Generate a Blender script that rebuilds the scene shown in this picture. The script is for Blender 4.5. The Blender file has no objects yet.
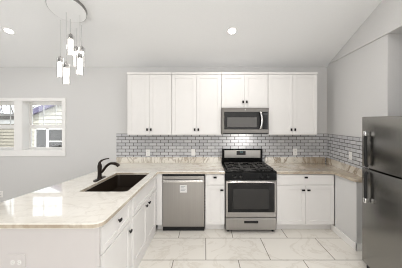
import bpy, bmesh, math, random
from mathutils import Vector, Matrix
random.seed(4)
S = bpy.context.scene
C = S.collection
PI = math.pi

# ------------------------------------------------------------------ camera
HC = 1.665                      # eye height
cd = bpy.data.cameras.new('camera'); cam = bpy.data.objects.new('camera', cd); C.objects.link(cam)
cam.location = (0, 0, HC); cam.rotation_euler = (PI/2, 0, 0)
cd.sensor_width = 36; cd.lens = 213/402*36
cd.shift_x = -4/402; cd.shift_y = -13/402
cd.clip_start = 0.05
S.camera = cam
# ------------------------------------------------------------------ world / light / exposure
w = bpy.data.worlds.new('world'); S.world = w; w.use_nodes = True
wn = w.node_tree.nodes; wl = w.node_tree.links
bgn = wn['Background']; bgn.inputs['Color'].default_value = (0.93, 0.97, 1.0, 1); bgn.inputs['Strength'].default_value = 2.5
S.view_settings.view_transform = 'Standard'; S.view_settings.look = 'None'
S.view_settings.gamma = 1; S.view_settings.use_curve_mapping = False
S.view_settings.exposure = 0.0
S.cycles.use_denoising = True; S.cycles.filter_width = 1.1
S.cycles.max_bounces = 10; S.cycles.diffuse_bounces = 6
S.cycles.sample_clamp_indirect = 6

def area(name, loc, rot, sx, sy, power, col, shape='RECTANGLE', spread=PI):
    l = bpy.data.lights.new(name, 'AREA'); l.shape = shape; l.size = sx
    if shape in ('RECTANGLE', 'ELLIPSE'): l.size_y = sy
    l.energy = power; l.color = col; l.spread = spread
    o = bpy.data.objects.new(name, l); C.objects.link(o); o.location = loc; o.rotation_euler = rot
    return o
sl = bpy.data.lights.new('sun', 'SUN'); sl.energy = 3.2; sl.angle = 0.02; sl.color = (1.0, 0.95, 0.87)
so = bpy.data.objects.new('sun', sl); C.objects.link(so); so.rotation_euler = (math.radians(32), 0, math.radians(12))   # high behind the house, lights the neighbours
WARM = (1.0, 0.965, 0.93); COOL = (0.95, 0.975, 1.0)
# unseen fill lamps, added behind the camera, at the dining end and the side
area('rear_fill', (0.5, -3.3, 1.55), (PI/2, 0, 0), 4.2, 2.3, 41, (1.0, 0.985, 0.97))
area('dining_end_fill', (-5.15, 0.6, 1.55), (PI/2, 0, -PI/2), 2.6, 1.5, 34, COOL)
area('side_fill', (2.7, -1.2, 1.45), (PI/2, 0, PI/2), 2.4, 1.7, 52, COOL)
# ceiling cans: (x, y), the first two are in the picture
CANS = [(0.378, 2.985), (-2.747, 2.985), (0.378, 1.2), (-2.747, 1.2), (0.6, -0.9), (-2.7, -0.9)]
CZ0, CSL, YB = 2.641, 0.33, 3.85          # ceiling height at the back wall, its slope, back wall plane
RIDGE = 0.2
def ceil_z(y): return CZ0 + CSL*(YB-y) if y > RIDGE else CZ0 + CSL*(YB-RIDGE) - CSL*(RIDGE-y)
SLOPE = math.atan(CSL)
for i, (x, y) in enumerate(CANS):
    area('can_light', (x, y, ceil_z(y)-0.02), (-math.atan(CSL) if y > RIDGE else math.atan(CSL), 0, 0), 0.12, 0.12, (7, 4, 27, 6, 20, 6)[i], WARM, 'DISK')

# ------------------------------------------------------------------ materials
M = {}
def mat(name, col, rough=0.5, metal=0.0, emit=None, es=0, spec=0.5, coat=0):
    m = bpy.data.materials.new(name); m.use_nodes = True
    b = m.node_tree.nodes['Principled BSDF']
    b.inputs['Base Color'].default_value = (*col, 1); b.inputs['Roughness'].default_value = rough
    b.inputs['Metallic'].default_value = metal; b.inputs['Specular IOR Level'].default_value = spec
    b.inputs['Coat Weight'].default_value = coat
    if emit: b.inputs['Emission Color'].default_value = (*emit, 1); b.inputs['Emission Strength'].default_value = es
    M[name] = m; return m
def nodes(m): return m.node_tree.nodes, m.node_tree.links, m.node_tree.nodes['Principled BSDF']
def N(nt, kind, **kw):
    n = nt.new(kind)
    for k, v in kw.items():
        if k.startswith('_'): setattr(n, k[1:], v)
        else: n.inputs[k].default_value = v
    return n
def ramp(nt, stops):
    r = nt.new('ShaderNodeValToRGB'); e = r.color_ramp.elements
    e[0].position, e[0].color = stops[0][0], (*stops[0][1], 1); e[1].position, e[1].color = stops[-1][0], (*stops[-1][1], 1)
    for p, c in stops[1:-1]:
        x = e.new(p); x.color = (*c, 1)
    return r
def speckle(m, base, amt=0.03, scale=40, bump=0.0):
    nt, lk, b = nodes(m)
    g = nt.new('ShaderNodeNewGeometry'); n = N(nt, 'ShaderNodeTexNoise', Scale=scale, Detail=3.0)
    lk.new(g.outputs['Position'], n.inputs['Vector'])
    r = ramp(nt, [(0.3, tuple(c*(1-amt) for c in base)), (0.7, tuple(min(1, c*(1+amt)) for c in base))])
    lk.new(n.outputs['Fac'], r.inputs['Fac']); lk.new(r.outputs['Color'], b.inputs['Base Color'])
    if bump:
        bp = N(nt, 'ShaderNodeBump', Strength=bump, Distance=0.002)
        lk.new(n.outputs['Fac'], bp.inputs['Height']); lk.new(bp.outputs['Normal'], b.inputs['Normal'])
    return m
speckle(mat('wall_paint', (0.62,)*3, 0.85), (0.66, 0.655, 0.65), 0.012, 60, 0.1)
speckle(mat('ceiling_paint', (0.7,)*3, 0.9), (0.84, 0.845, 0.85), 0.01, 60, 0.1)
speckle(mat('cabinet_paint', (0.8,)*3, 0.42), (0.81, 0.795, 0.78), 0.008, 8)
speckle(mat('panel_paint_shaded', (0.8,)*3, 0.42), (0.64, 0.61, 0.60), 0.008, 8)  # white panel paint darkened for light from above; that shade is in the colour
mat('trim_paint', (0.86, 0.85, 0.835), 0.45)
mat('black_knob', (0.008, 0.007, 0.007), 0.4, 0.0, spec=0.25)
mat('bronze', (0.022, 0.015, 0.011), 0.3, 0.5, spec=0.35)
mat('sink_composite', (0.022, 0.015, 0.010), 0.42, spec=0.3)
mat('white_plastic', (0.86, 0.85, 0.83), 0.35)
mat('slot', (0.06, 0.055, 0.05), 0.6)
mat('chrome', (0.75, 0.75, 0.75), 0.12, 1.0)
mat('dark_chrome', (0.33, 0.325, 0.32), 0.18, 1.0)
mat('black_gloss', (0.006, 0.006, 0.006), 0.10, spec=0.3)
mat('black_enamel', (0.004, 0.004, 0.004), 0.15, spec=0.14)
mat('cast_iron', (0.05, 0.048, 0.045), 0.5, spec=0.3)
mat('oven_glass', (0.022, 0.021, 0.02), 0.15, spec=0.4)
mat('microwave_glass', (0.10, 0.095, 0.09), 0.18)
mat('microwave_mesh', (0.09, 0.085, 0.08), 0.3)
mat('dark_plastic', (0.014, 0.014, 0.014), 0.4, spec=0.3)
mat('sticker_paper', (0.75, 0.75, 0.74), 0.6)
mat('sticker_ink', (0.3, 0.32, 0.36), 0.6)
mat('display', (0.01, 0.01, 0.012), 0.15)
mat('digits', (0.1, 0.3, 0.3), 0.4, emit=(0.35, 0.8, 0.85), es=0.6)
mat('bulb_glow', (1, 0.97, 0.92), 0.5, emit=(1.0, 0.96, 0.90), es=2.3)
mat('can_glow', (1, 1, 1), 0.5, emit=(1.0, 0.97, 0.92), es=14)
mat('vinyl', (0.84, 0.83, 0.81), 0.35)
mat('eave_paint', (0.12, 0.105, 0.19), 0.6)
mat('roof_shingle', (0.07, 0.065, 0.06), 0.9)
mat('screen_glass', (0.04, 0.038, 0.036), 0.6, spec=0.1)
mat('bark', (0.16, 0.13, 0.11), 0.9)
mat('soil', (0.25, 0.24, 0.2), 0.95)
mat('siding_cream', (0.50, 0.475, 0.41), 0.6)
mat('siding_beige', (0.36, 0.33, 0.27), 0.6)
mat('cord_grey', (0.45, 0.45, 0.45), 0.4)

def steel(name, col, rough, along='X', amt=0.10):
    m = mat(name, col, rough, 1.0); nt, lk, b = nodes(m)
    g = nt.new('ShaderNodeNewGeometry'); mp = nt.new('ShaderNodeMapping')
    mp.inputs['Scale'].default_value = {'X': (2, 2, 260), 'Z': (90, 90, 1.5)}[along]
    n = N(nt, 'ShaderNodeTexNoise', Scale=1.0, Detail=2.0)
    lk.new(g.outputs['Position'], mp.inputs['Vector']); lk.new(mp.outputs['Vector'], n.inputs['Vector'])
    r = ramp(nt, [(0.3, tuple(c*(1-amt) for c in col)), (0.7, tuple(c*(1+amt) for c in col))])
    lk.new(n.outputs['Fac'], r.inputs['Fac']); lk.new(r.outputs['Color'], b.inputs['Base Color'])
    mr = N(nt, 'ShaderNodeMapRange'); mr.inputs['To Min'].default_value = rough-0.01; mr.inputs['To Max'].default_value = rough+0.015
    lk.new(n.outputs['Fac'], mr.inputs['Value']); lk.new(mr.outputs['Result'], b.inputs['Roughness'])
    b.inputs['Anisotropic'].default_value = 0.5
    return m
steel('steel', (0.38, 0.365, 0.35), 0.28, 'Z', .03)
steel('steel_warm', (0.17, 0.16, 0.148), 0.36, 'X', .05)
steel('steel_fridge', (0.27, 0.265, 0.25), 0.26, 'Z', .02)
steel('steel_bright', (0.80, 0.79, 0.77), 0.25)

def clear(name, tint, gloss=0.06):
    m = bpy.data.materials.new(name); m.use_nodes = True; nt = m.node_tree.nodes; lk = m.node_tree.links
    nt.remove(nt['Principled BSDF']); out = nt['Material Output']
    t = nt.new('ShaderNodeBsdfTransparent'); t.inputs['Color'].default_value = (*tint, 1)
    gl = nt.new('ShaderNodeBsdfGlossy'); gl.inputs['Roughness'].default_value = 0.03
    fr = nt.new('ShaderNodeFresnel'); fr.inputs['IOR'].default_value = 1.4
    mr = nt.new('ShaderNodeMath'); mr.operation = 'ADD'; mr.use_clamp = True; mr.inputs[1].default_value = gloss
    lk.new(fr.outputs[0], mr.inputs[0])
    mx = nt.new('ShaderNodeMixShader'); lk.new(mr.outputs[0], mx.inputs['Fac'])
    lk.new(t.outputs[0], mx.inputs[1]); lk.new(gl.outputs[0], mx.inputs[2]); lk.new(mx.outputs[0], out.inputs['Surface'])
    M[name] = m; return m
clear('pane_glass', (0.96, 0.97, 0.97), 0.01)
clear('crystal', (0.99, 0.99, 0.99), 0.01)

def stone(name, vlo, vhi, glo, ghi, vk=.40, s1=(2.2, 5.0, 3.0), w1=.035):
    m = mat(name, (0.8, 0.76, 0.7), 0.06, spec=0.5, coat=0.65); nt, lk, b = nodes(m)
    g = nt.new('ShaderNodeNewGeometry')
    def layer(scale, rot, dist, lo, hi):
        mp = nt.new('ShaderNodeMapping'); mp.inputs['Scale'].default_value = scale; mp.inputs['Rotation'].default_value = rot
        lk.new(g.outputs['Position'], mp.inputs['Vector'])
        n = N(nt, 'ShaderNodeTexNoise', Scale=1.0, Detail=6.0, Roughness=0.55, Distortion=dist)
        lk.new(mp.outputs['Vector'], n.inputs['Vector'])
        # a thin vein where the noise crosses one half
        s = N(nt, 'ShaderNodeMath', _operation='SUBTRACT'); s.inputs[1].default_value = 0.5; lk.new(n.outputs['Fac'], s.inputs[0])
        a = N(nt, 'ShaderNodeMath', _operation='ABSOLUTE'); lk.new(s.outputs[0], a.inputs[0])
        r = N(nt, 'ShaderNodeMapRange', _interpolation_type='SMOOTHSTEP'); r.inputs['From Min'].default_value = lo; r.inputs['From Max'].default_value = hi
        r.inputs['To Min'].default_value = 1; r.inputs['To Max'].default_value = 0
        lk.new(a.outputs[0], r.inputs['Value']); return n, r
    n1, v1 = layer(s1, (0.2, 0.5, 0.7), 1.2, 0.0, w1)
    n2, v2 = layer((5.5, 3.0, 7.0), (0.4, 0.3, -0.5), 0.9, 0.0, 0.03)
    n3, v3 = layer((1.3, 1.3, 1.6), (0, 0.4, 0.3), 0.6, 0.0, 0.20)
    base = ramp(nt, [(0.26, (0.46, 0.39, 0.30)), (0.36, (0.66, 0.59, 0.49)), (0.48, (0.82, 0.78, 0.705)), (0.72, (0.88, 0.85, 0.79))])
    # more of the brown bed towards the cooker side of the run, as the slabs were cut
    sx = nt.new('ShaderNodeSeparateXYZ'); lk.new(g.outputs['Position'], sx.inputs[0])
    gr = N(nt, 'ShaderNodeMapRange'); gr.inputs['From Min'].default_value = -0.7; gr.inputs['From Max'].default_value = 2.0
    gr.inputs['To Min'].default_value = glo; gr.inputs['To Max'].default_value = ghi
    lk.new(sx.outputs['X'], gr.inputs['Value'])
    ad = N(nt, 'ShaderNodeMath', _operation='ADD'); lk.new(n3.outputs['Fac'], ad.inputs[0]); lk.new(gr.outputs['Result'], ad.inputs[1])
    lk.new(ad.outputs[0], base.inputs['Fac'])
    vs = N(nt, 'ShaderNodeMapRange'); vs.inputs['From Min'].default_value = -1.0; vs.inputs['From Max'].default_value = 1.2
    vs.inputs['To Min'].default_value = vlo; vs.inputs['To Max'].default_value = vhi; lk.new(sx.outputs['X'], vs.inputs['Value'])
    def mix(prev, fac, col, k):
        f = N(nt, 'ShaderNodeMath', _operation='MULTIPLY'); f.inputs[1].default_value = k; lk.new(fac, f.inputs[0])
        f2 = N(nt, 'ShaderNodeMath', _operation='MULTIPLY'); lk.new(f.outputs[0], f2.inputs[0]); lk.new(vs.outputs['Result'], f2.inputs[1]); f = f2
        x = nt.new('ShaderNodeMix'); x.data_type = 'RGBA'; x.inputs['B'].default_value = (*col, 1)
        lk.new(f.outputs[0], x.inputs['Factor']); lk.new(prev, x.inputs['A']); return x.outputs['Result']
    c = mix(base.outputs['Color'], v1.outputs['Result'], (0.33, 0.26, 0.19), vk)
    c = mix(c, v2.outputs['Result'], (0.48, 0.44, 0.38), 0.30)
    lk.new(c, b.inputs['Base Color'])
stone('stone', .32, 1.9, .15, -.25)
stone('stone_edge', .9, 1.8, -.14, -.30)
stone('stone_upstand', .9, 1.5, .08, -.12, .62, (4.5, 2.0, 2.0), .06)

def bricks(name, bw, rh, mortar, c1, c2, cm, axes, origin, rough, bumpk, veins=False, offset=0.5):
    m = mat(name, c1, rough); nt, lk, b = nodes(m)
    g = nt.new('ShaderNodeNewGeometry'); sp = nt.new('ShaderNodeSeparateXYZ'); lk.new(g.outputs['Position'], sp.inputs[0])
    cb = nt.new('ShaderNodeCombineXYZ')
    lk.new(sp.outputs[axes[0]], cb.inputs[0]); lk.new(sp.outputs[axes[1]], cb.inputs[1])
    mp = nt.new('ShaderNodeMapping'); mp.inputs['Location'].default_value = (-origin[0], -origin[1], 0)
    lk.new(cb.outputs[0], mp.inputs['Vector'])
    t = nt.new('ShaderNodeTexBrick'); t.offset = offset; t.offset_frequency = 2; t.squash = 1
    for k, v in (('Scale', 1.0), ('Mortar Size', mortar), ('Mortar Smooth', 0.15), ('Brick Width', bw), ('Row Height', rh), ('Bias', 0.0)):
        t.inputs[k].default_value = v
    t.inputs['Color1'].default_value = (*c1, 1); t.inputs['Color2'].default_value = (*c2, 1); t.inputs['Mortar'].default_value = (*cm, 1)
    lk.new(mp.outputs['Vector'], t.inputs['Vector'])
    col = t.outputs['Color']
    if veins:
        n = N(nt, 'ShaderNodeTexNoise', Scale=1.6, Detail=6.0, Roughness=0.6, Distortion=1.6); lk.new(mp.outputs['Vector'], n.inputs['Vector'])
        s = N(nt, 'ShaderNodeMath', _operation='SUBTRACT'); s.inputs[1].default_value = 0.5; lk.new(n.outputs['Fac'], s.inputs[0])
        a = N(nt, 'ShaderNodeMath', _operation='ABSOLUTE'); lk.new(s.outputs[0], a.inputs[0])
        r = ramp(nt, [(0.0, (0.70, 0.66, 0.60)), (0.03, (1, 1, 1))]); lk.new(a.outputs[0], r.inputs['Fac'])
        x = nt.new('ShaderNodeMix'); x.data_type = 'RGBA'; x.blend_type = 'MULTIPLY'; x.inputs['Factor'].default_value = 0.35
        lk.new(col, x.inputs['A']); lk.new(r.outputs['Color'], x.inputs['B']); col = x.outputs['Result']
    lk.new(col, b.inputs['Base Color'])
    rr = N(nt, 'ShaderNodeMapRange'); rr.inputs['To Min'].default_value = rough; rr.inputs['To Max'].default_value = 0.8
    lk.new(t.outputs['Fac'], rr.inputs['Value']); lk.new(rr.outputs['Result'], b.inputs['Roughness'])
    bp = N(nt, 'ShaderNodeBump', Strength=bumpk, Distance=0.003); bp.invert = True
    lk.new(t.outputs['Fac'], bp.inputs['Height']); lk.new(bp.outputs['Normal'], b.inputs['Normal'])
bricks('floor_tile', 0.776, 0.478, 0.005, (0.84, 0.81, 0.755), (0.81, 0.78, 0.725), (0.20, 0.18, 0.15), ('X', 'Y'), (0.01, 2.551-0.478*9), 0.16, 0.4, True)
bricks('wall_tile', 0.140, 0.0555, 0.0055, (0.64, 0.64, 0.65), (0.50, 0.50, 0.52), (0.09, 0.085, 0.08), ('X', 'Z'), (-0.03, 1.437-0.0555*9), 0.18, 0.6)
bricks('side_tile', 0.140, 0.0555, 0.0055, (0.64, 0.64, 0.65), (0.50, 0.50, 0.52), (0.09, 0.085, 0.08), ('Y', 'Z'), (3.85, 1.437-0.0555*9), 0.18, 0.6)

# ------------------------------------------------------------------ mesh helpers
def box(bm, x0, x1, y0, y1, z0, z1, bev=0.0, seg=1):
    t = bmesh.new(); bmesh.ops.create_cube(t, size=1)
    for v in t.verts:
        v.co = Vector((x0 + (v.co.x+.5)*(x1-x0), y0 + (v.co.y+.5)*(y1-y0), z0 + (v.co.z+.5)*(z1-z0)))
    if bev: bmesh.ops.bevel(t, geom=t.edges[:], offset=bev, segments=seg, affect='EDGES', profile=0.5)
    merge(bm, t)
def merge(bm, t, mtx=None):
    if mtx is not None: t.transform(mtx)
    me = bpy.data.meshes.new('tmp'); t.to_mesh(me); t.free(); bm.from_mesh(me); bpy.data.meshes.remove(me)
def cyl(bm, p0, p1, r0, r1=None, seg=20, cap=True):
    r1 = r0 if r1 is None else r1
    p0 = Vector(p0); p1 = Vector(p1); d = p1-p0; t = bmesh.new()
    bmesh.ops.create_cone(t, cap_ends=cap, segments=seg, radius1=r0, radius2=r1, depth=d.length)
    q = Vector((0, 0, 1)).rotation_difference(d.normalized())
    merge(bm, t, Matrix.Translation((p0+p1)/2) @ q.to_matrix().to_4x4())
def lathe(bm, prof, seg=24, mtx=None):
    t = bmesh.new(); rings = []
    for r, z in prof:
        rings.append([t.verts.new((r*math.cos(2*PI*k/seg), r*math.sin(2*PI*k/seg), z)) for k in range(seg)])
    for a, b in zip(rings, rings[1:]):
        for k in range(seg): t.faces.new((a[k], a[(k+1) % seg], b[(k+1) % seg], b[k]))
    if prof[0] != prof[-1]:
        if prof[0][0] > 1e-5: t.faces.new(rings[0][::-1])
        if prof[-1][0] > 1e-5: t.faces.new(rings[-1])
    bmesh.ops.remove_doubles(t, verts=t.verts[:], dist=1e-6)
    merge(bm, t, mtx)
def tube(bm, pts, rads, seg=12, flat=1.0):
    pts = [Vector(p) for p in pts]
    if not hasattr(rads, '__len__'): rads = [rads]*len(pts)
    t = bmesh.new(); rings = []; up = None
    for i, p in enumerate(pts):
        d = (pts[min(i+1, len(pts)-1)] - pts[max(i-1, 0)]).normalized()
        if up is None:
            up = Vector((0, 1, 0)) if abs(d.y) < 0.9 else Vector((1, 0, 0))
        u = (up - d*up.dot(d)).normalized(); v = d.cross(u); up = u
        rings.append([t.verts.new(p + (u*math.cos(2*PI*k/seg)*flat + v*math.sin(2*PI*k/seg))*rads[i]) for k in range(seg)])
    for a, b in zip(rings, rings[1:]):
        for k in range(seg): t.faces.new((a[k], a[(k+1) % seg], b[(k+1) % seg], b[k]))
    t.faces.new(rings[0][::-1]); t.faces.new(rings[-1])
    bmesh.ops.recalc_face_normals(t, faces=t.faces[:]); merge(bm, t)
def smooth_path(pts, n=6):
    out = []; P = [Vector(p) for p in pts]; P = [P[0]*2-P[1]] + P + [P[-1]*2-P[-2]]
    for i in range(1, len(P)-2):
        for k in range(n):
            t = k/n; a, b, c, d = P[i-1:i+3]
            out.append(0.5*((2*b) + (c-a)*t + (2*a-5*b+4*c-d)*t*t + (3*b-a-3*c+d)*t**3))
    out.append(P[-2]); return out
def prism(bm, poly, z0, z1, holes=(), bev=0.0, seg=2):
    t = bmesh.new(); es = []
    for loop in [poly] + list(holes):
        vs = [t.verts.new((x, y, z0)) for x, y in loop]
        es += [t.edges.new((vs[i], vs[(i+1) % len(vs)])) for i in range(len(vs))]
    bmesh.ops.triangle_fill(t, use_beauty=True, use_dissolve=False, edges=es)
    r = bmesh.ops.extrude_face_region(t, geom=t.faces[:])
    bmesh.ops.translate(t, vec=(0, 0, z1-z0), verts=[g for g in r['geom'] if isinstance(g, bmesh.types.BMVert)])
    bmesh.ops.recalc_face_normals(t, faces=t.faces[:])
    if bev:
        e = [e for e in t.edges if len(e.link_faces) == 2 and e.calc_face_angle(0) > 0.9 and abs(e.verts[0].co.z-e.verts[1].co.z) < 1e-5]
        bmesh.ops.bevel(t, geom=e, offset=bev, segments=seg, affect='EDGES', profile=0.5)
    merge(bm, t)
def round_poly(pts, radii, n=6):
    out = []
    for i, p in enumerate(pts):
        r = radii[i]; p = Vector(p)
        if r <= 0: out.append((p.x, p.y)); continue
        a = (Vector(pts[i-1])-p).normalized(); b = (Vector(pts[(i+1) % len(pts)])-p).normalized()
        A = p+a*r; B = p+b*r
        for k in range(n+1):
            t = k/n; q = A*(1-t)**2 + p*2*t*(1-t) + B*t*t; out.append((q.x, q.y))
    return out
def obj(name, bm, material, parent=None, smooth=False):
    me = bpy.data.meshes.new(name); bm.to_mesh(me); bm.free()
    me.materials.append(M[material])
    if smooth:
        for p in me.polygons: p.use_smooth = True
        try: me.set_sharp_from_angle(angle=0.7)
        except Exception: pass
    o = bpy.data.objects.new(name, me); C.objects.link(o)
    if parent: o.parent = parent
    return o
def B(): return bmesh.new()
def thing(name, label, cat, loc=(0, 0, 0), rotz=0, group=None):
    o = bpy.data.objects.new(name, None); C.objects.link(o); o.empty_display_size = 0.1
    o.location = loc; o.rotation_euler = (0, 0, rotz)
    return tag(o, label, cat, group)
def tag(o, label, cat, group=None):
    o['label'] = label; o['category'] = cat
    if group: o['group'] = group
    return o
def struct(name, bm, material, parent=None):
    o = obj(name, bm, material, parent)
    if not parent: o['kind'] = 'structure'
    return o
def bx(name, a, material, parent=None, bev=0.0, seg=1, **k):
    b = B(); box(b, *a, bev, seg); return obj(name, b, material, parent, **k)

# ------------------------------------------------------------------ the room
XL, YF = -5.2, -3.45
b = B(); box(b, XL-.15, 2.9, YF-.15, YB+.2, -0.1, 0); struct('floor', b, 'floor_tile')
# back wall with two window openings
WINS = [(-4.161, -3.439), (-3.298, -2.576)]; WZ0, WZ1 = 1.135, 2.027
WT = 0.20
b = B()
box(b, XL-.15, WINS[0][0], YB, YB+WT, 0, 2.75); box(b, WINS[0][1], WINS[1][0], YB, YB+WT, WZ0, WZ1)
box(b, WINS[1][1], 2.9, YB, YB+WT, 0, 2.75)
box(b, WINS[0][0], WINS[1][1], YB, YB+WT, 0, WZ0); box(b, WINS[0][0], WINS[1][1], YB, YB+WT, WZ1, 2.75)
struct('wall_back', b, 'wall_paint')
b = B(); box(b, XL-.15, XL, YF, YB, 0, 4.0); struct('wall_left', b, 'wall_paint')
b = B(); box(b, XL-.15, 2.9, YF-.15, YF, 0, 4.0); struct('wall_front', b, 'wall_paint')
# right wall: runs at a slight angle; ends at the refrigerator recess, with a proud header above
WA, WB_ = (2.205, 3.85), (2.10, 2.45)
def wall_x(y): return WA[0] + (WB_[0]-WA[0])*(y-WA[1])/(WB_[1]-WA[1])
b = B(); prism(b, [WB_, (2.75, 2.45), (2.75, 3.85), WA], 0, 2.665); struct('wall_right', b, 'wall_paint')
b = B(); prism(b, [(wall_x(YF)-.018, YF), (2.9, YF), (2.9, 3.85), (WA[0]-.018, 3.85)], 2.665, 4.1); struct('wall_header', b, 'wall_paint')
b = B(); box(b, 2.75, 2.9, YF, 3.85, 0, 2.665); box(b, wall_x(1.5)+.03, 2.75, 1.50, 1.62, 0, 2.665); struct('wall_recess_and_blocker', b, 'wall_paint')  # near-side stub is unseen, added to keep the rear fill off the recess
# sloping ceiling
b = B()
zr = ceil_z(RIDGE); zf = ceil_z(YF)
for q in ([(YB+.01, CZ0-.003), (RIDGE, zr), (RIDGE, zr+.12), (YB+.01, CZ0+.12)], [(RIDGE, zr), (YF, zf), (YF, zf+.12), (RIDGE, zr+.12)]):
    a = [b.verts.new((XL-.1, y, z)) for y, z in q]; c = [b.verts.new((2.85, y, z)) for y, z in q]
    b.faces.new(a); b.faces.new(c[::-1])
    for k in range(4): b.faces.new((a[k], c[k], c[(k+1) % 4], a[(k+1) % 4]))
bmesh.ops.recalc_face_normals(b, faces=b.faces[:]); struct('ceiling', b, 'ceiling_paint')
# knee wall at the end of the cooker run
KX, KY = 1.945, 2.736
b = B(); prism(b, [(KX, KY), (wall_x(KY)-.002, KY), (wall_x(3.19)-.002, 3.19), (KX, 3.19)], 0, 0.872); struct('wall_knee', b, 'wall_paint')
b = B(); box(b, KX-.014, KX, KY-.014, 3.27, 0, 0.092, 0.004); box(b, KX-.014, 2.12, KY-.014, KY, 0, 0.092, 0.004); struct('baseboard_knee', b, 'trim_paint')
b = B(); box(b, XL, -1.75, YB-.014, YB, 0, 0.10, 0.004); struct('baseboard_back', b, 'trim_paint')
# grey glass subway tile between counters and wall cabinets
TY = YB-.008
b = B(); box(b, -1.60, 2.195, TY, YB-.0005, 0.0, 1.437); struct('wall_tile_back', b, 'wall_tile')
def rt(y, off): return (wall_x(y)-off, y)
b = B(); prism(b, [rt(2.74, .008), rt(2.74, .0005), rt(TY-.001, .0005), rt(TY-.001, .008)], 0.874, 1.437); struct('wall_tile_right', b, 'side_tile')

# windows
for i, (x0, x1) in enumerate(WINS):
    YW = YB+0.145                                           # plane of the sashes
    b = B(); e = 0.012
    box(b, x0, x0+e, YW, YW+.055, WZ0, WZ1); box(b, x1-e, x1, YW, YW+.055, WZ0, WZ1)
    box(b, x0+e, x1-e, YW, YW+.055, WZ1-.04, WZ1); box(b, x0+e, x1-e, YW, YW+.055, WZ0, WZ0+.014)
    win = struct('window_%d' % (i+1), b, 'vinyl')
    for nm, z0, z1, f0, f1, yy in (('lower_sash', WZ0+.014, 1.590, .024, .068, YW+.004), ('upper_sash', 1.522, WZ1-.04, .04, .022, YW+.026)):
        b = B(); f = 0.022; X0, X1 = x0+e, x1-e; t = .018
        box(b, X0, X0+f, yy, yy+t, z0, z1); box(b, X1-f, X1, yy, yy+t, z0, z1)
        box(b, X0+f, X1-f, yy, yy+t, z0, z0+f0); box(b, X0+f, X1-f, yy, yy+t, z1-f1, z1)
        s = obj(nm, b, 'vinyl', win)
        if nm == 'upper_sash':
            b = B()
            for k in (1, 2): xx = X0+(X1-X0)*k/3; box(b, xx-.007, xx+.007, yy+.010, yy+.017, z0+f0, z1-f1)
            zz = (1.59+z1-f1)/2; box(b, X0+f, X1-f, yy+.010, yy+.017, zz-.007, zz+.007)
            obj('muntin', b, 'vinyl', s)
        b = B(); box(b, X0+f-.004, X1-f+.004, yy+.007, yy+.009, z0+f0-.004, z1-f1+.004); obj('pane', b, 'pane_glass', s)
# flat white casing and jamb liners round both windows
b = B(); cx0, cx1 = WINS[0][0]-.066, WINS[1][1]+.062
box(b, cx0, cx1, YB-.016, YB, WZ1, WZ1+.058, .004); box(b, cx0, cx1, YB-.016, YB, WZ0-.105, WZ0, .004)
box(b, cx0, WINS[0][0], YB-.016, YB, WZ0, WZ1); box(b, WINS[0][1], WINS[1][0], YB-.016, YB, WZ0, WZ1); box(b, WINS[1][1], cx1, YB-.016, YB, WZ0, WZ1)
struct('trim_1', b, 'trim_paint')
b = B()
for x0, x1 in WINS:
    box(b, x0-.001, x0+.006, YB-.004, YB+.150, WZ0, WZ1); box(b, x1-.006, x1+.001, YB-.004, YB+.150, WZ0, WZ1)
    box(b, x0, x1, YB-.004, YB+.150, WZ1-.006, WZ1+.001); box(b, x0, x1, YB-.004, YB+.150, WZ0-.001, WZ0+.008)
struct('trim_2', b, 'trim_paint')

# ------------------------------------------------------------------ cabinets (local: front faces -Y, doors at y -.02..0)
def shaker(bm, x0, x1, z0, z1, f=0.058, t=0.02, y=0.0, rec=0.009):
    e = 0.0012
    box(bm, x0, x0+f, y-t, y, z0, z1, e); box(bm, x1-f, x1, y-t, y, z0, z1, e)
    box(bm, x0+f, x1-f, y-t, y, z0, z0+f, e); box(bm, x0+f, x1-f, y-t, y, z1-f, z1, e)
    box(bm, x0+f-.004, x1-f+.004, y-t+rec, y-.001, z0+f-.004, z1-f+.004)
def knob_mesh(vert):
    b = B(); cyl(b, (0, 0, 0), (0, -.018, 0), .006, seg=10)
    if vert: box(b, -.014, .014, -.029, -.016, -.021, .021, .004, 2)
    else: box(b, -.024, .024, -.029, -.016, -.0125, .0125, .004, 2)
    me = bpy.data.meshes.new('knob'); b.to_mesh(me); b.free(); me.materials.append(M['black_knob']); return me
KV, KH = knob_mesh(True), knob_mesh(False)
def knob(parent, x, z, vert, y=-.02):
    o = bpy.data.objects.new('knob', KV if vert else KH); C.objects.link(o); o.location = (x, y, z); o.parent = parent; return o
def door(parent, x0, x1, z0, z1, kx, kz, vert, f=0.058, name='door'):
    b = B(); shaker(b, x0, x1, z0, z1, f); d = obj(name, b, 'cabinet_paint', parent)
    if kx is not None: knob(d, kx, kz, vert)
    return d
UY = 3.515; UZ0, UZ1 = 1.437, 2.464
UP = [(-1.282, -.547, UZ0, 'white two-door wall cabinet at the free end of the row, beside the windows'),
      (-.547, .270, UZ0, 'white two-door wall cabinet above the dishwasher, touching the microwave side'),
      (.270, 1.035, 1.877, 'short white two-door wall cabinet directly above the microwave'),
      (1.035, 1.848, UZ0, 'white two-door wall cabinet between microwave and corner on refrigerator side')]
for x0, x1, z0, lab in UP:
    xc = (x0+x1)/2; h = (x1-x0)/2-.001
    t = thing('wall_cabinet', lab, 'cabinet', (xc, UY, z0), 0, 'white wall cabinets in a row')
    H = UZ1-z0
    bx('carcass', (-h, h, 0, YB-UY-.0095 if z0 < 1.5 else YB-UY-.002, 0, H-.03), 'cabinet_paint', t, .0015)
    bx('top_trim', (-h, h, -.026, .20, H-.03, H), 'cabinet_paint', t, .003)
    ins = 0.022 if x0 < -1 else 0.006
    za, zb = (.006, H-.036)
    kz = 1.524-z0 if z0 < 1.5 else 1.977-z0
    door(t, -h+ins, -.0015, za, zb, -.030, kz, True); door(t, .0015, h-.006, za, zb, .030, kz, True)
BY = 3.215                                                    # front plane of the base carcasses
ZT = 0.872
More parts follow.
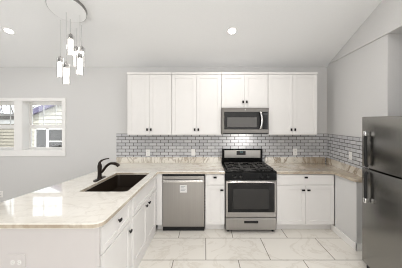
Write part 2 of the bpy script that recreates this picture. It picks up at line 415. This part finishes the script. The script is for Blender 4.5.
def base(lab, x0, x1, drawer, doors, group='white base cabinets'):
    xc = (x0+x1)/2; h = (x1-x0)/2-.001
    t = thing('base_cabinet', lab, 'cabinet', (xc, BY, 0), 0, group)
    bx('carcass', (-h, h, 0, YB-BY-.012, .105, ZT), 'cabinet_paint', t, .001)
    bx('toe_kick', (-h, h, .07, .085, 0, .105), 'cabinet_paint', t)
    b = B(); box(b, -h+.005, h-.005, -.02, 0, .708, ZT-.012, .002); d = obj('drawer', b, 'cabinet_paint', t); knob(d, 0, .822, False)
    if doors == 1: door(t, -h+.005, h-.005, .112, .70, h-.045, .632, False)
    else:
        door(t, -h+.005, -.0015, .112, .70, -.040, .632, False); door(t, .0015, h-.005, .112, .70, .040, .632, False)
    return t
base('narrow white base cabinet between the dishwasher and the range', 0.003, .298, 1, 1)
base('wide white two-door base cabinet beside the range, toward the refrigerator', 1.072, 1.9435, 1, 2)
# peninsula: everything follows its face line, 1.87 degrees off the room's axis
TA = math.atan(.0327); PR = PI/2-TA
def face(d): return -.782 + .0327*(d-1.558)
def pen(lab, d0, d1):
    dm = (d0+d1)/2
    return thing('base_cabinet', lab, 'cabinet', (face(dm)-.02, dm, 0), PR, 'white base cabinets'), (d1-d0)/2-.001
PZ = .645
t, h = pen('white peninsula base cabinet with one drawer, at the open end', 1.605, 2.185)
bx('carcass', (-h, h, 0, .56, .0, ZT), 'cabinet_paint', t, .001)
b = B(); shaker(b, -h+.004, h-.004, PZ+.006, ZT-.012, .05); d = obj('drawer', b, 'cabinet_paint', t); knob(d, .0, .785, False)
door(t, -h+.004, h-.004, .10, PZ-.004, h-.045, .56, False)
bx('plinth', (-h, h, -.012, 0, 0, .09), 'cabinet_paint', t)
t, h = pen('white two-door sink base cabinet in the peninsula', 2.187, 3.185)
b = B(); box(b, -h, -h+.018, 0, .68, 0, ZT); box(b, h-.018, h, 0, .68, 0, ZT); box(b, -h+.018, h-.018, .665, .68, 0, ZT); box(b, -h+.018, h-.018, 0, .665, .09, .105)
box(b, -h+.018, h-.018, 0, .018, .105, ZT); obj('carcass', b, 'cabinet_paint', t)
xm = .045
b = B(); shaker(b, -h+.07, h-.008, PZ+.006, ZT-.012, .05); obj('false_front', b, 'cabinet_paint', t)
door(t, -h+.07, xm-.0015, .10, PZ-.004, xm-.055, .60, False); door(t, xm+.0015, h-.008, .10, PZ-.004, xm+.055, .60, False)
bx('plinth', (-h, h, -.012, 0, 0, .09), 'cabinet_paint', t)
# plain panels closing the peninsula's open end and its back, one joined cover
t = thing('peninsula_panel', 'plain white panel closing the open end of the peninsula', 'panel', (face(1.59), 1.58, 0))
b = B(); box(b, -.86, -.004, 0, .02, 0, ZT, .0015); obj('end_panel', b, 'panel_paint_shaded', t)
b = B(); prism(b, [(-.86, .021), (-.84, .021), (-.78, 2.255), (-.80, 2.255)], 0, ZT); obj('back_panel', b, 'panel_paint_shaded', t)

# ------------------------------------------------------------------ countertops
CT0, CT1 = .875, .915
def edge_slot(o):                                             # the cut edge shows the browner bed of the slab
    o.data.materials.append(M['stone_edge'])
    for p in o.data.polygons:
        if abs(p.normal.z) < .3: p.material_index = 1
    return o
SINK = [(-1.352, 2.268), (-.832, 2.268), (-.802, 3.12), (-1.285, 3.12)]
pts = [(-.757, 1.555), (-.705, 3.165), (.296, 3.165), (.296, TY-.002), (-1.59, TY-.002), (-1.63, 3.10), (-1.98, 1.555)]
b = B(); prism(b, round_poly(pts, [.09, .012, 0, 0, 0, .2, .05]), CT0, CT1, [round_poly(SINK, [.04]*4, 4)], .007, 2)
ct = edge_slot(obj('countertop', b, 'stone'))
tag(ct, 'cream veined stone countertop covering the peninsula and the dishwasher', 'countertop')
bx('upstand', (-1.59, .296, TY-.024, TY-.002, CT1, 1.015), 'stone_upstand', ct, .002)
pts = [(1.070, 3.165), (1.90, 3.165), (1.925, 2.722), rt(2.722, .010), rt(TY-.002, .010), (1.070, TY-.002)]
b = B(); prism(b, round_poly(pts, [0, .05, .09, 0, 0, 0]), CT0, CT1, (), .007, 2)
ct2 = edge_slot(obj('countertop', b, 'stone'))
tag(ct2, 'brown veined stone countertop turning the corner beside the refrigerator', 'countertop')
b = B(); box(b, 1.070, 2.15, TY-.024, TY-.002, CT1, 1.015, .002); obj('upstand', b, 'stone_upstand', ct2)
b = B(); prism(b, [rt(2.735, .032), rt(2.735, .010), rt(TY-.025, .010), rt(TY-.025, .032)], CT1, 1.015); obj('upstand', b, 'stone_upstand', ct2)

# sink
t = thing('kitchen_sink', 'dark brown undermount sink sunk into the peninsula countertop', 'sink', (0, 0, 0))
def off(poly, k):
    c = sum((Vector(p) for p in poly), Vector((0, 0)))/len(poly)
    return [tuple(Vector(p) + (Vector(p)-c).normalized()*k) for p in poly]
b = B()
ro = round_poly(off(SINK, .03), [.05]*4, 4); ri = round_poly(off(SINK, .004), [.045]*4, 4); rb = round_poly(off(SINK, -.015), [.06]*4, 4); rm = round_poly(off(SINK, -.06), [.08]*4, 4)
L = []
for poly, z in ((ro, .864), (ro, .8735), (ri, .8735), (rb, .70), (rm, .685)):
    L.append([b.verts.new((x, y, z)) for x, y in poly])
for a, c in zip(L, L[1:]):
    n = len(a)
    for k in range(n): b.faces.new((a[k], a[(k+1) % n], c[(k+1) % n], c[k]))
b.faces.new(L[-1]); 
# outside of the bowl
o1 = [b.verts.new((x, y, .864)) for x, y in round_poly(off(SINK, .012), [.045]*4, 4)]; o2 = [b.verts.new((x, y, .672)) for x, y in rb]
n = len(o1)
for k in range(n):
    b.faces.new((L[0][k], L[0][(k+1) % n], o1[(k+1) % n], o1[k])); b.faces.new((o1[k], o1[(k+1) % n], o2[(k+1) % n], o2[k]))
b.faces.new(o2[::-1]); bmesh.ops.recalc_face_normals(b, faces=b.faces[:])
obj('bowl', b, 'sink_composite', t, smooth=True)
b = B(); lathe(b, [(.0001, .688), (.03, .688), (.042, .692), (.045, .6855), (.0001, .6855)], 20, Matrix.Translation((-1.06, 2.72, 0))); obj('drain', b, 'bronze', t, smooth=True)

# faucet
t = thing('faucet', 'dark bronze single-lever faucet on the peninsula behind the sink', 'faucet', (-1.360, 2.75, CT1+.0005))
b = B(); prism(b, round_poly([(-.03, -.125), (.03, -.125), (.03, .125), (-.03, .125)], [.03]*4, 6), 0, .012, (), .003); obj('deck_plate', b, 'bronze', t, smooth=True)
b = B(); lathe(b, [(.030, .012), (.027, .03), (.0245, .06), (.025, .12), (.028, .16), (.025, .185), (.016, .20), (.0001, .206)], 20); obj('body', b, 'bronze', t, smooth=True)
b = B(); tube(b, smooth_path([(.0, 0, .075), (.04, 0, .105), (.085, 0, .165), (.135, 0, .199), (.178, 0, .203)], 5), [.0165]*20+[.0155], 14); obj('spout', b, 'bronze', t, smooth=True)
b = B(); tube(b, smooth_path([(.172, 0, .204), (.205, 0, .197), (.232, 0, .182), (.247, 0, .165)], 4), [.016, .018, .019, .0195, .020, .0205, .021, .0215, .022, .022, .022, .021, .019], 14); obj('spray_head', b, 'bronze', t, smooth=True)
b = B(); tube(b, smooth_path([(-.005, 0, .195), (.012, 0, .228), (.05, 0, .251), (.095, 0, .263), (.122, 0, .266)], 4), [.017]*3+[.013]*4+[.009]*5+[.007]*4+[.005], 10, .8); obj('lever', b, 'bronze', t, smooth=True)

# ------------------------------------------------------------------ dishwasher
t = thing('dishwasher', 'stainless steel dishwasher under the counter with a paper sticker', 'dishwasher', (-.3245, 3.205, 0))
h = .318
bx('tub', (-h, h, .03, .60, .078, .868), 'dark_plastic', t)
bx('door', (-h+.002, h-.002, -.01, .028, .078, .836), 'steel', t, .006, 2)
bx('control_strip', (-h+.002, h-.002, -.006, .028, .839, .866), 'dark_plastic', t, .003)
b = B(); box(b, -h+.02, h-.02, -.052, -.034, .752, .786, .007, 3)
for s in (-1, 1): box(b, s*(h-.05)-.012, s*(h-.05)+.012, -.036, -.009, .758, .780, .003)
obj('handle', b, 'steel_bright', t, smooth=True)
bx('kick_plate', (-h+.004, h-.004, .03, .045, .0, .076), 'dark_plastic', t)
s = bx('sticker', (-.052, .052, -.0116, -.0104, .592, .705), 'sticker_paper', t)
b = B()
for k, (x0, x1) in enumerate(((-.04, .03), (-.04, .01), (-.04, .036), (-.04, .02))): box(b, x0, x1, -.0122, -.0117, .680-k*.02, .687-k*.02)
obj('printed_lines', b, 'sticker_ink', s)
# white filler strip in the corner beside it
t = thing('filler_strip', 'narrow white filler strip in the corner beside the dishwasher', 'strip', (-.69, BY, 0))
bx('face', (-.042, .046, -.018, .0, .105, ZT), 'cabinet_paint', t); bx('toe_kick', (-.042, .046, .07, .085, 0, .105), 'cabinet_paint', t)

# ------------------------------------------------------------------ range
t = thing('gas_range', 'stainless steel and black freestanding gas range below the microwave', 'range', (.684, 3.165, 0))
h = .379
bx('body', (-h, h, .035, .64, .04, .895), 'black_enamel', t, .003)
b = B(); box(b, -h, h, -.005, .64, .895, .918, .006, 2); box(b, -h+.02, h-.02, .05, .56, .9175, .919); obj('cooktop', b, 'black_enamel', t)
# control panel, tipped back a little
b = B(); vs = []
for y, z in ((-.012, .790), (.0, .912), (.05, .912), (.05, .790)):
    vs.append((b.verts.new((-h, y, z)), b.verts.new((h, y, z))))
for k in range(4): p, q = vs[k], vs[(k+1) % 4]; b.faces.new((p[0], q[0], q[1], p[1]))
b.faces.new([v[0] for v in vs][::-1]); b.faces.new([v[1] for v in vs]); bmesh.ops.recalc_face_normals(b, faces=b.faces[:])
cp = obj('control_panel', b, 'black_enamel', t)
for px in (235, 241.3, 262.2, 268.2):
    x = (px-205)*3.14/213-.684
    b = B(); cyl(b, (x, -.006, .842), (x, -.034, .839), .022, .019, 18); box(b, x-.004, x+.004, -.040, -.033, .822, .858, .002); obj('knob', b, 'dark_plastic', cp, smooth=True)
# oven door
b = B(); z0, z1 = .235, .782
box(b, -h+.003, h-.003, -.012, .034, z0, z1, .006, 2); od = obj('oven_door', b, 'steel', t)
bx('window', (-h+.032, h-.032, -.0155, -.011, z0+.078, z1-.035), 'black_gloss', od, .002)
bx('inner_window', (-h+.115, h-.115, -.0168, -.0153, z0+.13, z1-.12), 'oven_glass', od)
b = B(); tube(b, smooth_path([(-h+.03, -.014, z1-.028), (-h+.045, -.05, z1-.016), (-.2, -.062, z1-.006), (0, -.066, z1-.004), (.2, -.062, z1-.006), (h-.045, -.05, z1-.016), (h-.03, -.014, z1-.028)], 5), .0125, 12); obj('handle', b, 'steel_bright', od, smooth=True)
# storage drawer
b = B(); box(b, -h+.003, h-.003, -.010, .034, .050, .222, .005, 2); dr = obj('storage_drawer', b, 'steel', t)
b = B(); box(b, -.105, .105, -.0145, -.009, .150, .186, .004, 2); obj('handle', b, 'dark_plastic', dr)
for x in (-h+.04, h-.04):
    for y in (.06, .58):
        b = B(); cyl(b, (x, y, 0), (x, y, .045), .018, .022, 14); obj('foot', b, 'dark_plastic', t)
# backguard
b = B(); box(b, -h-.003, h-.045, .595, .65, .90, 1.172, .010, 2); bg = obj('backguard', b, 'black_enamel', t)
bx('trim_plate', (-h+.037, h-.085, .590, .596, 1.016, 1.150), 'steel', bg, .002)
d = bx('display', (-.128, .032, .586, .5905, 1.068, 1.136), 'display', bg, .003)
b = B()
for x in (-.066, -.054, -.038, -.026):
    box(b, x-.004, x+.004, .585, .586, 1.112, 1.113); box(b, x+.003, x+.004, .585, .586, 1.112, 1.126); box(b, x-.004, x+.004, .585, .586, 1.126, 1.127)
obj('digits', b, 'digits', d)
b = B()
for r in range(2):
    for k in range(6): box(b, -.118+k*.025, -.102+k*.025, .5852, .5862, 1.076+r*.014, 1.084+r*.014)
obj('button_pad', b, 'dark_plastic', d)
# burners and grates
for x, y, r in ((-.235, .17, .045), (-.235, .44, .038), (.235, .17, .05), (.235, .44, .036), (0, .305, .04)):
    b = B(); lathe(b, [(r*1.3, .919), (r*1.25, .924), (r, .926), (r, .931), (r*.8, .933), (.0001, .933)], 20, Matrix.Translation((x, y, 0))); obj('burner', b, 'cast_iron', t, smooth=True)
for x0, x1 in ((-.352, -.122), (-.117, .117), (.122, .352)):
    b = B(); y0, y1 = .065, .555; s = .007
    for x in (x0+s, x1-s): box(b, x-s, x+s, y0, y1, .934, .946, .002)
    for y in (y0+s, (y0+y1)/2, y1-s): box(b, x0, x1, y-s, y+s, .934, .946, .002)
    xm = (x0+x1)/2
    for ya, yb in ((y0, y0+.075), (y0+.165, y0+.325), (y1-.075, y1)): box(b, xm-s, xm+s, ya, yb, .936, .949, .002)
    for yy in (y0+.12, y1-.12):
        box(b, x0, x0+.07, yy-s, yy+s, .936, .949, .002); box(b, x1-.07, x1, yy-s, yy+s, .936, .949, .002)
    for x in (x0+.01, x1-.01):
        for y in (y0+.01, y1-.01): box(b, x-.008, x+.008, y-.008, y+.008, .9185, .936)
    obj('grate', b, 'cast_iron', t)

# ------------------------------------------------------------------ microwave
MZ0, MZ1 = 1.452, 1.8745
t = thing('microwave', 'stainless over-the-range microwave hung under the short cabinet', 'microwave', (.6485, 3.42, MZ0))
H = MZ1-MZ0; h = .379
bx('body', (-h, h, .03, YB-3.42-.012, .0, H), 'steel_warm', t, .003)
b = B(); box(b, -h, h, .0, .029, .0, H, .006, 2); fr = obj('front_frame', b, 'steel_warm', t)
x0, x1 = -h+.040, h-.170; za, zb = .078, H-.062
d = bx('door', (x0, x1+.062, -.010, -.0005, za, zb), 'black_gloss', t, .004, 2)
bx('window', (x0+.045, x1-.03, -.0125, -.0098, za+.038, zb-.088), 'microwave_mesh', d)
b = B(); xh = h-.140
tube(b, smooth_path([(xh-.012, -.010, zb-.004), (xh-.002, -.04, zb-.015), (xh+.012, -.052, (za+zb)/2+.05), (xh+.010, -.052, (za+zb)/2-.05), (xh-.004, -.04, za+.022), (xh-.012, -.010, za+.008)], 5), .0145, 12); obj('handle', b, 'steel_bright', d, smooth=True)
p = bx('control_panel', (h-.104, h-.018, -.010, -.0005, za, zb), 'black_gloss', t, .003)
bx('display', (h-.094, h-.028, -.0112, -.0098, zb-.055, zb-.020), 'display', p)
b = B()
for r in range(5):
    for k in range(3): box(b, h-.092+k*.022, h-.076+k*.022, -.0112, -.0098, za+.03+r*.032, za+.046+r*.032)
obj('button_pad', b, 'dark_plastic', p)
b = B(); cyl(b, (0, .001, H-.028), (0, -.0025, H-.028), .011, seg=18); obj('emblem', b, 'steel', t)
b = B(); box(b, -h+.02, h-.02, -.004, .03, .003, .022, .002); obj('vent_strip', b, 'dark_plastic', t)

b = B(); box(b, -.12, .12, .14, .22, -.004, -.0005, .001); obj('cooktop_lamp', b, 'bulb_glow', t)
area('cooktop_light', (.6485, 3.42+.20, MZ0-.012), (.35, 0, 0), .24, .07, 2.0, WARM)

# ------------------------------------------------------------------ refrigerator (local front -Y faces into the kitchen; local -x is the far edge)
t = thing('refrigerator', 'grey steel top-freezer refrigerator standing in the recess', 'refrigerator', (1.768, 2.05, 0), -PI/2)
h = .37; ZD = 1.146; ZH = 1.712
bx('cabinet', (-h+.005, h-.005, .085, .76, .03, 1.690), 'dark_plastic', t, .006)
def bowed(bm, x0, x1, z0, z1, y=0.0, bow=.018, th=.08, n=12):
    ring = []
    for k in range(n+1):
        u = k/n*2-1; ring.append((x0+(x1-x0)*k/n, y + bow*abs(u)**2.2 - bow*.0))
    poly = ring + [(x1, y+th), (x0, y+th)]
    prism(bm, poly, z0, z1, (), .005, 2)
for nm, z0, z1, ha, hb in (('freezer_door', ZD+.008, ZH, 1.556, 1.168), ('fresh_food_door', .082, ZD-.008, 1.118, .778)):
    b = B(); bowed(b, -h, h, z0, z1); d = obj(nm, b, 'steel_fridge', t, smooth=True)
    b = B(); xh = -h+.112
    tube(b, smooth_path([(xh, -.010, ha-.010), (xh, -.024, ha-.030), (xh, -.028, (ha+hb)/2), (xh, -.024, hb+.030), (xh, -.010, hb+.010)], 5), .017, 12); g = obj('handle', b, 'dark_plastic', d, smooth=True)
    far = ha if nm == 'freezer_door' else hb
    sg = -1 if nm == 'freezer_door' else 1
    b = B(); box(b, xh-.019, xh+.019, -.046, -.004, min(far, far+sg*.055), max(far, far+sg*.055), .008, 2); obj('end_cap', b, 'chrome', g, smooth=True)
bx('kick_grille', (-h+.01, h-.01, .06, .084, .0, .079), 'dark_plastic', t)
b = B(); box(b, h-.10, h-.01, .02, .13, ZH+.001, ZH+.018, .004); obj('hinge_cap', b, 'dark_plastic', t)

# ------------------------------------------------------------------ outlets (local front -Y)
def outlet(lab, loc, rotz=0, w=.072, hgt=.118, kind='duplex', group=None, pm='white_plastic'):
    t = thing('wall_outlet', lab, 'outlet', loc, rotz, group)
    b = B(); box(b, -w/2, w/2, -.006, -.0003, -hgt/2, hgt/2, .002, 2); p = obj('cover_plate', b, pm, t)
    if kind == 'duplex':
        for z in (-.024, .024):
            b = B(); cyl(b, (0, -.006, z), (0, -.0085, z), .016, seg=16); r = obj('receptacle', b, 'white_plastic', t)
            b = B(); box(b, -.0075, -.0055, -.0092, -.0083, z-.002, z+.009); box(b, .0055, .0075, -.0092, -.0083, z-.002, z+.007); cyl(b, (0, -.0083, z-.009), (0, -.0092, z-.009), .0025, seg=8); obj('slots', b, 'slot', r)
    elif kind == 'sideways':
        for x in (-.024, .024):
            b = B(); cyl(b, (x, -.006, 0), (x, -.0085, 0), .016, seg=16); r = obj('receptacle', b, 'white_plastic', t)
            b = B(); box(b, x-.002, x+.009, -.0092, -.0083, .0055, .0075); box(b, x-.002, x+.007, -.0092, -.0083, -.0075, -.0055); cyl(b, (x-.009, -.0083, 0), (x-.009, -.0092, 0), .0025, seg=8); obj('slots', b, 'slot', r)
    else:
        b = B(); box(b, -.017, .017, -.010, -.006, -.033, .033, .002); obj('rocker', b, 'white_plastic', t)
    return t
outlet('white outlet on the grey tile under the wall cabinet beside the windows', (-1.028, TY, 1.094), group='outlets on the grey tile')
t = outlet('white rocker switch on the grey tile above the dishwasher', (-.21, TY, 1.10), kind='rocker'); t.name = 'light_switch'; t['category'] = 'switch'
outlet('white outlet on the back-wall tile between the range and the corner', (1.623, TY, 1.106), group='outlets on the grey tile')
ya = 3.135; outlet('white outlet on the side-wall tile near the refrigerator', (wall_x(ya)-.008, ya, 1.154), -PI/2-math.atan((WA[0]-WB_[0])/1.4), group='outlets on the grey tile')
outlet('white sideways outlet with square plate on the peninsula end panel', (-1.397, 1.58, .620), 0, .136, .116, 'sideways', None, 'panel_paint_shaded')
outlet('white outlet low on the painted wall below the windows', (-3.685, YB, .345))

# ------------------------------------------------------------------ lights
for i, (x, y) in enumerate(CANS[:2]):
    lab = ['round recessed ceiling light above the range and dishwasher', 'round recessed ceiling light nearer the windows, past the pendant'][i]
    t = thing('recessed_light', lab, 'ceiling light', (x, y, ceil_z(y)), 0, 'recessed ceiling lights'); t.rotation_euler = (-SLOPE, 0, 0)
    b = B(); lathe(b, [(.052, -.003), (.072, -.004), (.076, -.0005), (.052, -.0005), (.052, -.003)], 28); bmesh.ops.recalc_face_normals(b, faces=b.faces[:]); obj('trim_ring', b, 'trim_paint', t)
    b = B(); lathe(b, [(.0001, -.0025), (.052, -.0025), (.052, -.0008), (.0001, -.0008)], 24); obj('lens', b, 'can_glow', t)
# pendant cluster
px0, py0 = -1.675, 2.60
t = thing('pendant_light', 'chrome cluster pendant with six glowing glass cylinders over the peninsula', 'pendant light', (px0, py0, ceil_z(py0)))
b = B(); lathe(b, [(.0001, -.044), (.206, -.044), (.209, -.041), (.209, -.001), (.0001, -.001)], 48)
cn = obj('canopy', b, 'ceiling_paint', t, smooth=True); cn.rotation_euler = (-SLOPE, 0, 0)
b = B(); lathe(b, [(.2092, -.001), (.2092, -.041), (.2125, -.040), (.2135, -.036), (.2135, -.001), (.2092, -.001)], 48)
obj('rim', b, 'dark_chrome', cn, smooth=True)
PEND = [(70.6, 34.2, 2.72), (60.3, 56.8, 2.74), (66.3, 62.5, 2.62), (76.3, 46.8, 2.88), (81.6, 46.5, 2.82), (79.9, 53.5, 2.66)]
for px, py, d in PEND:
    x = (px-205)*d/213-px0; z = HC+(121-py)*d/213; y = d-py0
    zc = ceil_z(d)-.044-ceil_z(py0); zt = z-ceil_z(py0)
    b = B(); cyl(b, (x, y, zt), (x, y, zc), .0022, seg=8); obj('cord', b, 'cord_grey', t)
    b = B(); cyl(b, (x, y, zt-.058), (x, y, zt-.004), .025, .022, 18); cyl(b, (x, y, zt-.004), (x, y, zt+.012), .008, .004, 12); cp = obj('socket_cap', b, 'dark_chrome', t, smooth=True)
    b = B(); ro, ri, za, zb = .043, .039, zt-.265, zt-.020
    lathe(b, [(ri, zb), (ro, zb), (ro, za), (ri, za), (ri, zb)], 24, Matrix.Translation((x, y, 0)))
    g = obj('glass_shade', b, 'crystal', t, smooth=True)
    b = B(); cyl(b, (x, y, za+.012), (x, y, zb-.052), .033, seg=18); obj('inner_tube', b, 'bulb_glow', g, smooth=True)

# ------------------------------------------------------------------ outside the windows
b = B(); box(b, -16, 0, YB+.25, 24, -.35, -.30); struct('ground_outside', b, 'soil')
def lap_wall(x0, x1, y, z0, z1, pitch, top=None, lip=.036):
    b = B(); z = z0
    while z < z1:
        xa, xb = x0, x1
        v = [(xa, y, z+pitch), (xb, y, z+pitch), (xb, y-lip, z), (xa, y-lip, z)]
        w_ = [b.verts.new(p) for p in v] + [b.verts.new((p[0], y+.05, p[2])) for p in v]
        for f in ((0, 1, 2, 3), (4, 7, 6, 5), (0, 4, 5, 1), (1, 5, 6, 2), (2, 6, 7, 3), (3, 7, 4, 0)): b.faces.new([w_[q] for q in f])
        z += pitch
    if top:                                                  # trim the boards along the gable rake
        (ax, az), (bx_, bz) = top
        n = Vector((-(bz-az), 0, bx_-ax)).normalized()
        bmesh.ops.bisect_plane(b, geom=b.verts[:]+b.edges[:]+b.faces[:], plane_co=(ax, 0, az), plane_no=n, clear_outer=True)
    bmesh.ops.recalc_face_normals(b, faces=b.faces[:]); return b
YH = 7.0
t = thing('neighbor_house', 'cream lap-sided house outside with a violet-grey rake board', 'house', (0, 0, 0))
ra, rb_ = (-6.05, 1.664), (-2.2, 3.314)
obj('siding_wall', lap_wall(-5.95, -2.2, YH, -.3, 4.0, .135, (ra, rb_)), 'siding_cream', t)
b = B(); vs = []
for yy in (YH-.16, YH+1.5):
    for dz in (0, .17):
        vs.append([b.verts.new((x, yy, z+dz)) for x, z in (ra, rb_)])
(a, b2, c2, d2) = vs
for q in ((a[0], a[1], b2[1], b2[0]), (c2[0], d2[0], d2[1], c2[1]), (a[0], c2[0], c2[1], a[1]), (b2[0], b2[1], d2[1], d2[0]), (a[0], b2[0], d2[0], c2[0]), (a[1], c2[1], d2[1], b2[1])): b.faces.new(q)
bmesh.ops.recalc_face_normals(b, faces=b.faces[:]); obj('rake_board', b, 'eave_paint', t)
b = B(); wx0, wx1, wz0, wz1 = -5.55, -4.60, .45, 1.43
for a in ((wx0, wx0+.05, wz0, wz1), (wx1-.05, wx1, wz0, wz1), (wx0, wx1, wz1-.04, wz1), (wx0, wx1, wz0, wz0+.05), (-5.18, -5.10, wz0, wz1), (-5.10, wx1, .98, 1.02)):
    box(b, a[0], a[1], YH-.06, YH-.01, a[2], a[3])
f = obj('window_frame', b, 'vinyl', t)
b = B(); box(b, wx0+.02, wx1-.02, YH-.04, YH-.03, wz0+.02, wz1-.02); obj('window_pane', b, 'screen_glass', f)
t = thing('neighbor_shed', 'low beige-sided outbuilding with a dark roof edge seen outside', 'shed', (0, 0, 0))
obj('siding_wall', lap_wall(-10.5, -6.75, 8.0, -.3, 1.66, .12, None, .045), 'siding_beige', t)
b = B(); box(b, -10.5, -6.75, 7.93, 8.02, 1.56, 1.72); obj('fascia', b, 'vinyl', t)
b = B(); q = [(7.8, 1.725), (7.8, 1.86), (10.0, 2.02), (10.0, 1.88)]
a = [b.verts.new((-10.7, y, z)) for y, z in q]; c = [b.verts.new((-6.6, y, z)) for y, z in q]
b.faces.new(a); b.faces.new(c[::-1])
for k in range(4): b.faces.new((a[k], c[k], c[(k+1) % 4], a[(k+1) % 4]))
bmesh.ops.recalc_face_normals(b, faces=b.faces[:]); obj('roof', b, 'roof_shingle', t)
t = thing('bare_tree', 'bare branching tree outside beyond the outbuilding roof', 'tree', (-10.6, 12.0, -.3))
b = B(); tips = []
def branch(p, d, L, r, depth, bb):
    q = p+d*L; tube(bb, [p, (p+q)/2+Vector((random.uniform(-.04, .04), 0, random.uniform(-.03, .03)))*L, q], [r, r*.85, r*.7], 6)
    if depth == 0: return
    for _ in range(3):
        nd = (d + Vector((random.uniform(-.9, .9), random.uniform(-.5, .5), random.uniform(-.25, .5)))).normalized()
        branch(q, nd, L*.72, r*.62, depth-1, bb)
tube(b, [(0, 0, 0), (.03, 0, .8), (0, 0, 1.5)], [.12, .10, .09], 8); obj('trunk', b, 'bark', t)
b = B()
for a in range(4): branch(Vector((0, 0, 1.45)), Vector((math.cos(a*1.7)*.7, math.sin(a*1.7)*.5, .8)).normalized(), .8, .03, 3, b)
obj('branches', b, 'bark', t)
